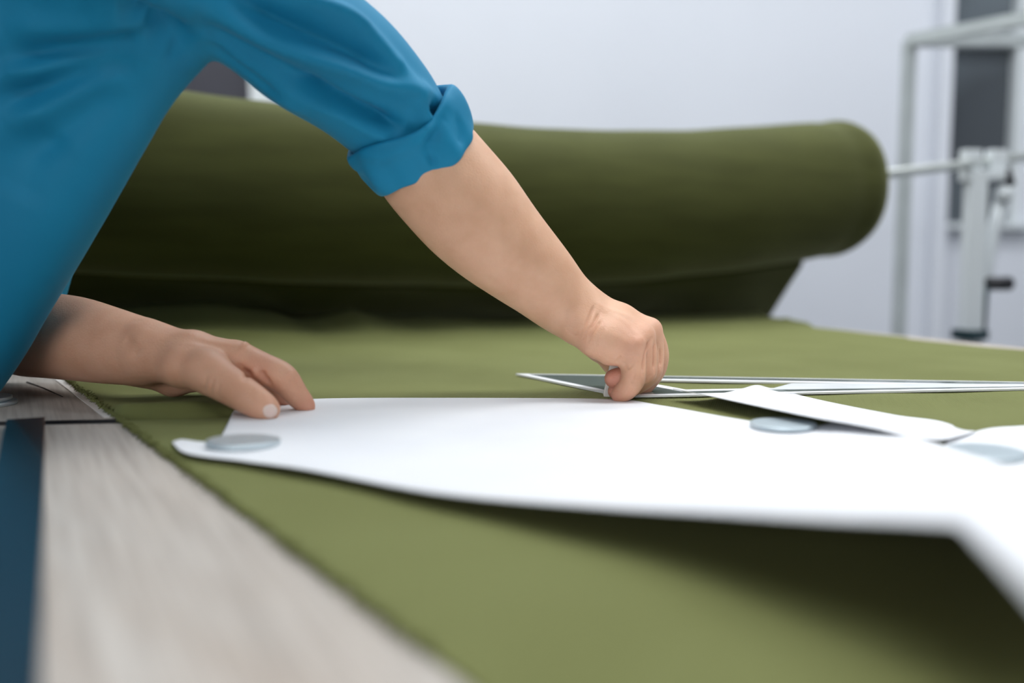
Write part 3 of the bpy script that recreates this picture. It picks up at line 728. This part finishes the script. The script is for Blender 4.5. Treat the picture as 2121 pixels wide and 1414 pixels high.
# ---- right arm (his right), reaching to the chalk
RA = [W3(815, 242, .801, 78), W3(893, 345, .806, 104), W3(962, 424, .812, 103), W3(1020, 488, .818, 92), W3(1078, 542, .822, 78), W3(1122, 582, .826, 66), W3(1160, 620, .829, 56), W3(1200, 650, .832, 50)]
wr = RA[-1]
MC = [ # metacarpals wrist side -> knuckle
  [W3(1205, 676, .815, 34), W3(1262, 704, .803, 36), W3(1308, 716, .800, 25)],      # little
  [W3(1210, 655, .825, 36), W3(1275, 678, .818, 31), W3(1328, 696, .812, 25)],      # ring
  [W3(1215, 645, .838, 36), W3(1285, 664, .834, 31), W3(1345, 683, .830, 25)],      # middle
  [W3(1215, 645, .850, 34), W3(1285, 664, .852, 30), W3(1342, 684, .852, 25)],      # index
]
HEEL = [W3(1200, 678, .812, 30), W3(1232, 706, .802, 30), W3(1264, 720, .799, 25)]
THEN = [W3(1212, 690, .862, 32), W3(1240, 722, .868, 26)]
PALM = [W3(1250, 690, .832, 40), W3(1300, 712, .832, 28)]
FG = [
  [W3(1309, 718, .800, 25), W3(1312, 755, .797, 22.5), W3(1312, 783, .794, 21.5), W3(1299, 806, .795, 18), W3(1280, 818, .799, 14.5)],   # little
  [W3(1329, 700, .812, 25), W3(1337, 742, .809, 22), W3(1337, 773, .806, 20), W3(1306, 779, .807, 18.5), W3(1271, 784, .808, 19.5)],   # ring
  [W3(1346, 685, .830, 24), W3(1352, 732, .826, 21), W3(1352, 768, .820, 18), W3(1318, 798, .815, 16.5), W3(1275, 810, .811, 16.5)],    # middle
  [W3(1347, 690, .852, 24), W3(1362, 736, .848, 21), W3(1358, 768, .846, 17), W3(1338, 796, .842, 15.5), W3(1322, 812, .838, 13)],   # index
]
TH = [W3(1240, 718, .866, 26), W3(1264, 748, .858, 20), W3(1280, 776, .846, 19), W3(1276, 800, .837, 16)]
HY = [W3(1262, 735, .800, 22), W3(1296, 742, .797, 17)]
def dens(c, m=4):
    A = np.array([[i, *q[0], q[1]] for i, q in enumerate(c)]); B = resample(A, np.linspace(0, len(c)-1, (len(c)-1)*m+1)); return [(b[:3], float(b[3])) for b in B]
RAd = dens(RA); FGd = [dens(c, 3) for c in FG]
def f_right(p):
    arm = chain(p, RAd, .010)
    for c in MC: arm = smin(arm, chain(p, c, .006), .015)
    arm = smin(arm, chain(p, HEEL, .006), .010); arm = smin(arm, chain(p, THEN, .006), .010); arm = smin(arm, chain(p, PALM, .006), .008)
    arm = smin(arm, chain(p, HY, .004), .004)
    out = arm
    for i, c in enumerate(FGd): out = np.minimum(out, smin(arm, chain(p, c, .004), .0045))
    out = np.minimum(out, smin(arm, chain(p, TH, .004), .005))
    return out
allp = np.array([c[0] for c in RA]+[c[0] for g in FG+MC+[TH] for c in g])
lo, hi = allp.min(0)-.045, allp.max(0)+.02; lo[2] = min(lo[2], T)
VR, QR = surface(f_right, lo, hi, .0010)
VR = smooth(VR, QR, 2, .5)
creR = [([(1232, 630), (1218, 660), (1203, 690)], .0010, -.0018), ([(1242, 645), (1226, 674), (1208, 700)], .0010, -.0020), ([(1246, 662), (1228, 688), (1218, 708)], .0010, -.0018),
        ([(1252, 676), (1240, 696), (1232, 716)], .0010, -.0006), ([(1170, 682), (1185, 688), (1198, 692)], .0010, -.0008),
        ([(1240, 622), (1258, 650)], .003, .0004),
        ([(1288, 748), (1296, 756), (1303, 762), (1312, 752)], .0011, -.0011), ([(1275, 752), (1283, 742), (1290, 738)], .0011, -.0012),
        ([(1312, 700), (1322, 706), (1334, 700)], .004, .0008),
        ([(1300, 735), (1318, 737), (1328, 742)], .0008, -.0004), ([(1306, 789), (1316, 792), (1326, 789)], .0007, -.0006), ([(1309, 794), (1318, 797), (1326, 793)], .0006, -.0004),
        ([(1340, 780), (1348, 777), (1354, 773)], .0007, -.0006),
        ([(1332, 775), (1334, 752), (1337, 732), (1343, 712), (1350, 700)], .0015, -.0034), ([(1354, 768), (1356, 745), (1356, 722), (1356, 708)], .0014, -.0028), ([(1368, 760), (1369, 738), (1367, 718)], .0013, -.0022),
        ([(1270, 650), (1300, 672), (1322, 695)], .003, .0007), ([(1240, 628), (1290, 650), (1335, 668)], .0035, .0007), ([(1262, 690), (1285, 700), (1305, 712)], .003, .0004)]
VR = emboss(VR, QR, creR)

# ---- left arm (his left), pressing the paper flat
LA = [W3(-60, 580, .93, 110), W3(60, 690, .880, 84), W3(150, 700, .845, 79), W3(215, 713, .815, 71), W3(270, 724, .795, 62), W3(320, 734, .785, 55)]
LMC = [
  [W3(310, 720, .775, 46), W3(400, 730, .768, 44), W3(490, 742, .765, 34)],   # index
  [W3(310, 720, .79, 44), W3(400, 728, .788, 40), W3(488, 736, .788, 31)],    # middle
  [W3(310, 735, .805, 42), W3(390, 745, .808, 36), W3(470, 748, .810, 28)],     # ring
  [W3(310, 745, .818, 40), W3(380, 765, .826, 32), W3(445, 765, .830, 25)],     # little
]
LTHB = [W3(310, 745, .775, 42), W3(380, 757, .752, 44), W3(432, 770, .742, 42)]
LHEEL = [W3(310, 765, .80, 34), W3(360, 783, .800, 36), W3(400, 785, .795, 28)]
LFG = [
  [W3(492, 741, .765, 33), W3(545, 765, .758, 31), W3(586, 783, .755, 28), W3(612, 816, .754, 22), W3(637, 842, .754, 16)],
  [W3(490, 738, .788, 30), W3(535, 762, .785, 27), W3(568, 792, .782, 22), W3(580, 818, .782, 18), W3(592, 836, .782, 13.5)],
  [W3(472, 750, .810, 27), W3(515, 772, .812, 24), W3(543, 796, .812, 20), W3(556, 818, .811, 15), W3(562, 830, .811, 12)],
  [W3(447, 768, .830, 24), W3(480, 786, .834, 21), W3(504, 802, .835, 17), W3(518, 815, .834, 14), W3(526, 822, .834, 11)],
]
LTH = [W3(425, 768, .742, 42), W3(476, 799, .730, 36.5), W3(520, 826, .721, 31), W3(556, 848, .716, 24.5)]
LAd = dens(LA); LFGd = [dens(c, 3) for c in LFG]; LTHd = dens(LTH, 3)
def f_left(p):
    arm = chain(p, LAd, .010)
    for c in LMC: arm = smin(arm, chain(p, c, .006), .010)
    arm = smin(arm, chain(p, LTHB, .006), .010); arm = smin(arm, chain(p, LHEEL, .006), .010)
    out = arm
    for c in LFGd: out = np.minimum(out, smin(arm, chain(p, c, .004), .005))
    return np.minimum(out, smin(arm, chain(p, LTHd, .004), .006))
allp = np.array([c[0] for c in LA]+[c[0] for g in LFG+LMC+[LTH] for c in g])
lo, hi = allp.min(0)-.05, allp.max(0)+.02
VL, QL = surface(f_left, lo, hi, .0012)
VL = smooth(VL, QL, 2, .5)
creL = [([(432, 775), (424, 795), (420, 812)], .0014, -.0010), ([(446, 780), (438, 800), (436, 820)], .0012, -.0010), ([(458, 790), (452, 808), (450, 824)], .0012, -.0006),
        ([(530, 812), (520, 826)], .0010, -.0005), ([(524, 806), (514, 822)], .0010, -.0005),
        ([(500, 758), (512, 772), (506, 786)], .0022, -.0042), ([(540, 765), (551, 786), (562, 798)], .0022, -.0036), ([(524, 762), (532, 780)], .0025, .0016), ([(585, 802), (596, 796), (602, 786)], .0014, -.0009),
        ([(500, 712), (512, 716)], .006, .0018), ([(596, 768), (606, 778)], .005, .0012), ([(612, 822), (622, 816)], .0010, -.0005),
        ([(260, 668), (300, 690), (350, 700)], .006, .0014), ([(350, 690), (430, 705), (500, 716)], .004, .0010), ([(380, 712), (440, 722), (500, 735)], .003, .0007), ([(255, 700), (275, 720), (285, 745)], .006, -.0018)]
VL = emboss(VL, QL, creL)

# ---- torso core, neck, head and legs (under the clothes; head above the frame)
CH = Vector((-.37, .90, T+.40)); HIP = Vector((-.98, .66, T+.06))
latu = np.array([-.43, .90, 0.]); latu /= np.linalg.norm(latu)
NK = CH+Vector((.10, .05, .10)); HD = NK+Vector((.13, .06, .07))
face = Vector((.80, .38, -.46)).normalized()       # looking down at the hand
def f_body(p):
    d = chain(p, [(np.array(HIP), .115), (np.array(HIP.lerp(CH, .5)), .10), (np.array(CH), .115)], .05, latu, 1.4)
    d = smin(d, chain(p, [(np.array(CH), .06), (np.array(NK), .055), (np.array(HD), .05)], .03), .03)
    hc = np.array(HD+Vector((.02, .01, .02)))
    d = smin(d, cone(p, hc, hc+np.array(face.cross(Vector((0, 0, 1))).cross(face))*0, .085, .085), .02)
    upv = (Vector((0, 0, 1))-face*face.z).normalized()
    ch_ = np.array(HD+face*.045-upv*.055); d = smin(d, cone(p, np.array(HD+face*.02), ch_, .07, .042), .03)
    nose = HD+face*.10-upv*.01; d = smin(d, cone(p, np.array(HD+face*.09+upv*.02), np.array(HD+face*.099-upv*.018), .007, .011), .010)
    d = smin(d, cone(p, np.array(HD+face*.088-upv*.045), np.array(HD+face*.09-upv*.047), .016, .016), .012)
    for sgn in (-1, 1):
        e = HD+Vector(latu)*sgn*.085-upv*.005; d = smin(d, cone(p, np.array(e-upv*.02), np.array(e+upv*.02), .012, .016, np.array(latu), .5), .006)
        so = -sgn*.09*Vector(latu)
        hp = HIP+Vector(latu)*sgn*.10
        kn = Vector((hp.x+.03, hp.y+.02, .48)); an = Vector((hp.x-.03, hp.y, .09)); to = an+Vector((.15, .07, -.04))
        d = smin(d, chain(p, [(np.array(hp), .095), (np.array(kn), .062), (np.array(an), .042), (np.array(to), .035)], .03), .04)
        sh = CH+Vector(latu)*sgn*.17
        if sgn < 0:
            s0_ = np.array(P(330, -75, .72)); d = smin(d, chain(p, [(np.array(CH), .06), (s0_*.7+np.array(sh)*.3, .05), (np.array(P(450, -20, .722)), .030), (np.array(P(640, 92, .756)), .018), (RA[0][0], .018)], .006), .03)
        else:
            tgt = LA[0][0]; d = smin(d, chain(p, [(np.array(sh), .06), (np.array(sh)*.5+tgt*.5, .05), (tgt, .04)], .02), .03)
    return d
VB, QB = surface(f_body, (-1.35, .25, .0), (.1, 1.45, 1.95), .009)
VB = smooth(VB, QB, 2, .5)
# one body mesh
nR, nL = len(VR), len(VL)
Vall = np.concatenate([VR, VL, VB]); Qall = np.concatenate([QR, QL+nR, QB+nR+nL])
person = thing('person', (HIP.x, HIP.y, 0), 'person in a teal shirt with rolled sleeves leaning over the table holding chalk', 'person')
bme = np_mesh('body', Vall, Qall)
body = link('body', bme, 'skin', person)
flush_shade = np.zeros(len(Vall))
def blush(pt, r, a):
    global flush_shade
    d = np.linalg.norm(Vall-pt, axis=1); flush_shade = np.maximum(flush_shade, a*np.exp(-(d/r)**2))
for c in FG+LFG:
    blush(c[0][0], .013, .45); blush(c[2][0], .011, .40); blush(c[-1][0], .013, .65); blush(c[-2][0], .011, .5)
blush(FG[1][-1][0], .015, 1.0); blush(FG[2][-1][0], .013, .9); blush(LTH[-1][0], .014, .35); blush(LFG[0][1][0], .018, .6); blush(FG[0][0][0], .02, .35)
blush(HEEL[1][0], .02, .2)
flush_shade[nR:nR+nL] = np.maximum(flush_shade[nR:nR+nL], .22)  # shade of the whole left arm put into its skin tone
at = bme.attributes.new('flush_shade', 'FLOAT', 'POINT'); at.data.foreach_set('value', flush_shade.astype(np.float32))
# nails
bvL = BVHTree.FromPolygons(VL.tolist(), QL.tolist()); bvR = BVHTree.FromPolygons(VR.tolist(), QR.tolist())
def nail(bv, base_pt, tip_pt, px, py, w, l, name='fingernail'):
    """small curved plate pressed onto the skin where the pixel ray meets it"""
    r = bv.ray_cast(CAM, ray(px, py).normalized())
    if r[0] is None: return
    c, n = r[0], r[1]; n = n if n.dot(CAM-c) > 0 else -n
    ax = (Vector(tip_pt)-Vector(base_pt)); ax = (ax-n*ax.dot(n)).normalized(); sd = n.cross(ax)
    bm = bmesh.new(); g = []
    for i in range(13):
        row = []
        for j in range(13):
            a, b_ = i/6-1, j/6-1; s_ = math.sqrt(max(0, 1-.5*b_*b_)); t_ = math.sqrt(max(0, 1-.5*a*a))
            p = c+ax*a*s_*l/2+sd*b_*t_*w/2
            h = bv.find_nearest(p+n*.002); q = h[0]+h[1]*(.00035*(1-max(abs(a), abs(b_))**6))
            row.append(bm.verts.new(q))
        g.append(row)
    for i in range(12):
        for j in range(12): bm.faces.new((g[i][j], g[i+1][j], g[i+1][j+1], g[i][j+1]))
    link(name, bm_mesh(name, bm), 'nail', person)
nail(bvL, LTH[-2][0], LTH[-1][0], 561, 853, .0150, .0150, 'thumbnail')
# hair: a cap over the back of the head
def f_hair(p):
    hc = np.array(HD+Vector((.02, .01, .02))-face*.012+Vector((0, 0, .012))); d = cone(p, hc, hc+1e-4, .092, .092)
    cut = (p-np.array(HD+face*.05))@np.array((face*1.0-Vector((0, 0, .6))).normalized()); return np.maximum(d, cut)
VH, QH = surface(f_hair, np.array(HD)-.16, np.array(HD)+.16, .005); VH = smooth(VH, QH, 2)
link('hair', np_mesh('hair', VH, QH), 'hair', person)
for sgn in (-1, 1):
    upv = (Vector((0, 0, 1))-face*face.z).normalized()
    bm = bmesh.new(); bmesh.ops.create_uvsphere(bm, u_segments=16, v_segments=12, radius=.012, matrix=Matrix.Translation(HD+face*.084+Vector(latu)*sgn*.03+upv*.012)); link('eye', bm_mesh('eye', bm), 'eye', person)

# ---- shirt
SL = [W3(330, -75, .700, 175), W3(450, -30, .718, 122), W3(560, 32, .738, 122), W3(640, 92, .752, 126), W3(712, 140, .765, 118), W3(770, 192, .778, 107), W3(828, 256, .790, 98)]
SLd = dens(SL, 3)
def f_shirt(p):
    sl = chain(p, SLd, .010)
    d = chain(p, TOR, .08, latu, 1.35)
    d = smin(d, chain(p, SHR, .03), .05)
    d = smin(d, chain(p, FRONT, .03), .05)
    d = smin(d, chain(p, FRONT2, .04), .08)
    d = smin(d, sl, .005)
    d = smin(d, chain(p, SHL, .04), .04)
    return d
TOR = [(np.array(HIP+Vector((-.02, 0, -.02))), .150), (np.array(HIP.lerp(CH, .5)+Vector((-.01, 0, -.02))), .142), (np.array(CH+Vector((-.03, 0, 0))), .140)]
# the shirt front hangs forward of the body
FRONT2 = [W3(200, -20, .752, 110), W3(60, 150, .762, 130), W3(-50, 330, .772, 140), W3(-150, 560, .79, 140)]
FRONT = [W3(378, 27, .72, 60), W3(-99, 800, .785, 80)]
SHR = [(np.array(CH), .10), (np.array(P(330, -75, .72))*.7+np.array(CH-Vector(latu)*.17)*.3, .078), W3(315, -90, .705, 130)]
SHL = [(np.array(CH+Vector(latu)*.15), .085), (np.array(CH+Vector(latu)*.12).copy()*.5+LA[0][0]*.5, .075), (LA[0][0]*.6+LA[1][0]*.4, .058)]
VS, QS = surface(f_shirt, (-1.3, .35, T-.22), (.02, 1.35, T+.62), .0028)
VS = smooth(VS, QS, 3, .5)
k1 = 1.0
foldS = [
  ([(407, 10), (480, 45), (560, 85), (640, 116), (720, 141), (790, 170), (853, 190), (915, 212)], .0075, .0085),
  ([(560, -10), (640, 8), (720, 38), (780, 90), (830, 150), (870, 182)], .0070, .0080),
  ([(470, -10), (540, 25), (620, 58), (700, 92), (770, 130), (830, 165)], .0080, -.0085),
  ([(380, 40), (470, 85), (560, 130), (640, 170), (715, 205)], .009, -.0050),
  ([(590, 165), (680, 208), (750, 238), (800, 256), (845, 276)], .0075, -.0135),
  ([(640, 215), (700, 232), (760, 262), (830, 290)], .006, .0035),
  ([(430, 95), (500, 138), (560, 190), (640, 240)], .006, .0030),
  ([(225, 22), (275, 42), (325, 66), (374, 98)], .013, -.0140),
  ([(420, 92), (470, 120), (520, 155), (590, 210)], .0045, -.0050),
  ([(850, 200), (875, 225), (895, 262)], .005, .0040), ([(880, 215), (905, 235), (918, 250)], .004, -.0045),
  ([(0, 122), (80, 112), (170, 98), (260, 86), (330, 82)], .0085, -.0085), ([(0, 165), (90, 140), (180, 120), (290, 96)], .009, .0070),
  ([(-20, 222), (60, 190), (136, 156), (210, 130), (300, 104)], .010, -.0085), ([(0, 60), (100, 62), (200, 66), (290, 72)], .010, .0040),
  ([(0, 270), (90, 225), (170, 180), (270, 130)], .012, .0050), ([(-10, 330), (80, 290), (170, 230), (260, 160)], .012, -.0035),
  ([(355, 88), (375, 92), (395, 100)], .012, -.0050),
  ([(20, 420), (60, 340), (120, 260)], .018, -.0035),
  ([(740, 60), (790, 100), (820, 140)], .006, -.0030)]
VS = emboss(VS, QS, [(a, b, c*1.4) for a, b, c in foldS]); VS = smooth(VS, QS, 1, .5)
shirt = link('shirt', np_mesh('shirt', VS, QS), 'shirt', person)
# ---- rolled cuff: a soft folded band around the elbow
def cuff(c0, c1, r0, r1, dsc, name='rolled_cuff', seed=1, thick=.005):
    c0, c1 = Vector(c0), Vector(c1); ax = (c1-c0).normalized(); e1_ = ax.cross(Vector((0, 1, 0))).normalized(); e2_ = e1_.cross(ax).normalized()
    rr = random.Random(seed); ph = [rr.uniform(0, 6.28) for _ in range(8)]
    bm = bmesh.new(); prof = []
    n = 160; m_ = 44
    rings = []
    for j in range(m_):
        a = 2*math.pi*j/m_; ca, sa = math.cos(a), math.sin(a)
        # cross-section of the band: long flattened loop
        along = .5-.5*ca*(abs(ca)**-.35 if abs(ca) > 1e-6 else 0); out = sa*(abs(sa)**-.3 if abs(sa) > 1e-6 else 0)*thick
        ring = []
        for k in range(n):
            th = 2*math.pi*k/n
            al = along
            lump = 0.0016*math.sin(3*th+ph[0]+al*2)+.0013*math.sin(5*th+ph[1]-al*3)+.0009*math.sin(9*th+ph[2]+al*4)+.0005*math.sin(14*th+ph[3])
            sk = .004*math.sin(2*th+ph[4])+.002*math.sin(4*th+ph[5])
            r_ = r0+(r1-r0)*al + out + lump*(.6+.6*al if sa > 0 else .3)
            c = c0.lerp(c1, al)+ax*sk*(1-al*.3)
            ring.append(bm.verts.new(c+(e1_*math.cos(th)*r_+e2_*math.sin(th)*r_*dsc)))
        rings.append(ring)
    for j in range(m_):
        for k in range(n): bm.faces.new((rings[j][k], rings[j][(k+1) % n], rings[(j+1) % m_][(k+1) % n], rings[(j+1) % m_][k]))
    return bm_mesh(name, bm)
cm = cuff(P(826, 252, .789), P(884, 338, .802), R(122, .79), R(112, .80), .92, seed=3)
CV = np.array([v.co[:] for v in cm.vertices]); CQ = np.array([p.vertices[:] for p in cm.polygons])
CV = emboss(CV, CQ, [([(925, 235), (895, 285), (862, 330)], .0035, -.0050), ([(892, 312), (896, 335), (893, 345)], .0025, -.0040), ([(948, 240), (955, 275), (950, 300)], .0035, -.0020),
   ([(740, 315), (790, 325), (850, 300)], .005, .0022), ([(880, 275), (905, 262), (925, 248)], .0035, .0025), ([(715, 320), (745, 365), (780, 392)], .004, -.0018)])
cm.vertices.foreach_set('co', CV.astype(np.float32).ravel()); cm.update()
link('rolled_cuff', cm, 'shirt', person)
a0_, a1_ = Vector(LA[0][0]*.45+LA[1][0]*.55), Vector(LA[0][0]*.12+LA[1][0]*.88)
link('rolled_cuff', cuff(a0_, a1_, R(98, .9), R(92, .88), 1.0, seed=5), 'shirt', person)
# ---- trousers and shoes
def f_tr(p):
    d = chain(p, [(np.array(HIP+Vector((0, 0, -.02))), .135), (np.array(HIP+Vector((0, 0, -.10))), .13)], .05, latu, 1.3)
    for sgn in (-1, 1):
        hp = HIP+Vector(latu)*sgn*.10; kn = Vector((hp.x+.03, hp.y+.02, .48)); an = Vector((hp.x-.03, hp.y, .07))
        d = smin(d, chain(p, [(np.array(hp), .11), (np.array(kn), .082), (np.array(an), .072)], .03), .04)
    return d
VT, QT = surface(f_tr, (-1.35, .25, -.02), (-.6, 1.1, T+.15), .010); VT = smooth(VT, QT, 2)
link('trousers', np_mesh('trousers', VT, QT), 'trousers', person)
for sgn in (-1, 1):
    hp = HIP+Vector(latu)*sgn*.10; an = Vector((hp.x-.05, hp.y, .045)); to = an+Vector((.2, .09, -.005))
    f_sh = lambda p: np.maximum(chain(p, [(np.array(an), .05), (np.array(an.lerp(to, .5)), .046), (np.array(to), .042)], .02), -(p[:, 2]-.002))
    vs_, qs_ = surface(f_sh, np.array(an)-.12, np.array(to)+.12, .006); link('shoe', np_mesh('shoe', vs_, qs_), 'black', person)

# ------------------------------------------------------------------ tailor's chalk in the fingers
bm = bmesh.new()
pc = [P(1264, 751, .836), P(1300, 755, .836), P(1322, 825.5, .826), P(1314, 828, .826), P(1255, 827, .826), P(1249, 819, .826)]
vs = [bm.verts.new(p-Vector((0, .0028, 0))) for p in pc]; f = bm.faces.new(vs)
r = bmesh.ops.extrude_face_region(bm, geom=[f]); bmesh.ops.translate(bm, verts=[v for v in r['geom'] if isinstance(v, bmesh.types.BMVert)], vec=(0, .0056, 0))
bmesh.ops.bevel(bm, geom=bm.edges[:], offset=.0009, segments=2, affect='EDGES')
link('tailors_chalk', bm_mesh('chalk', bm), 'chalk', smooth=False, label="small flat piece of white tailor's chalk held in the marking hand", cat='chalk')
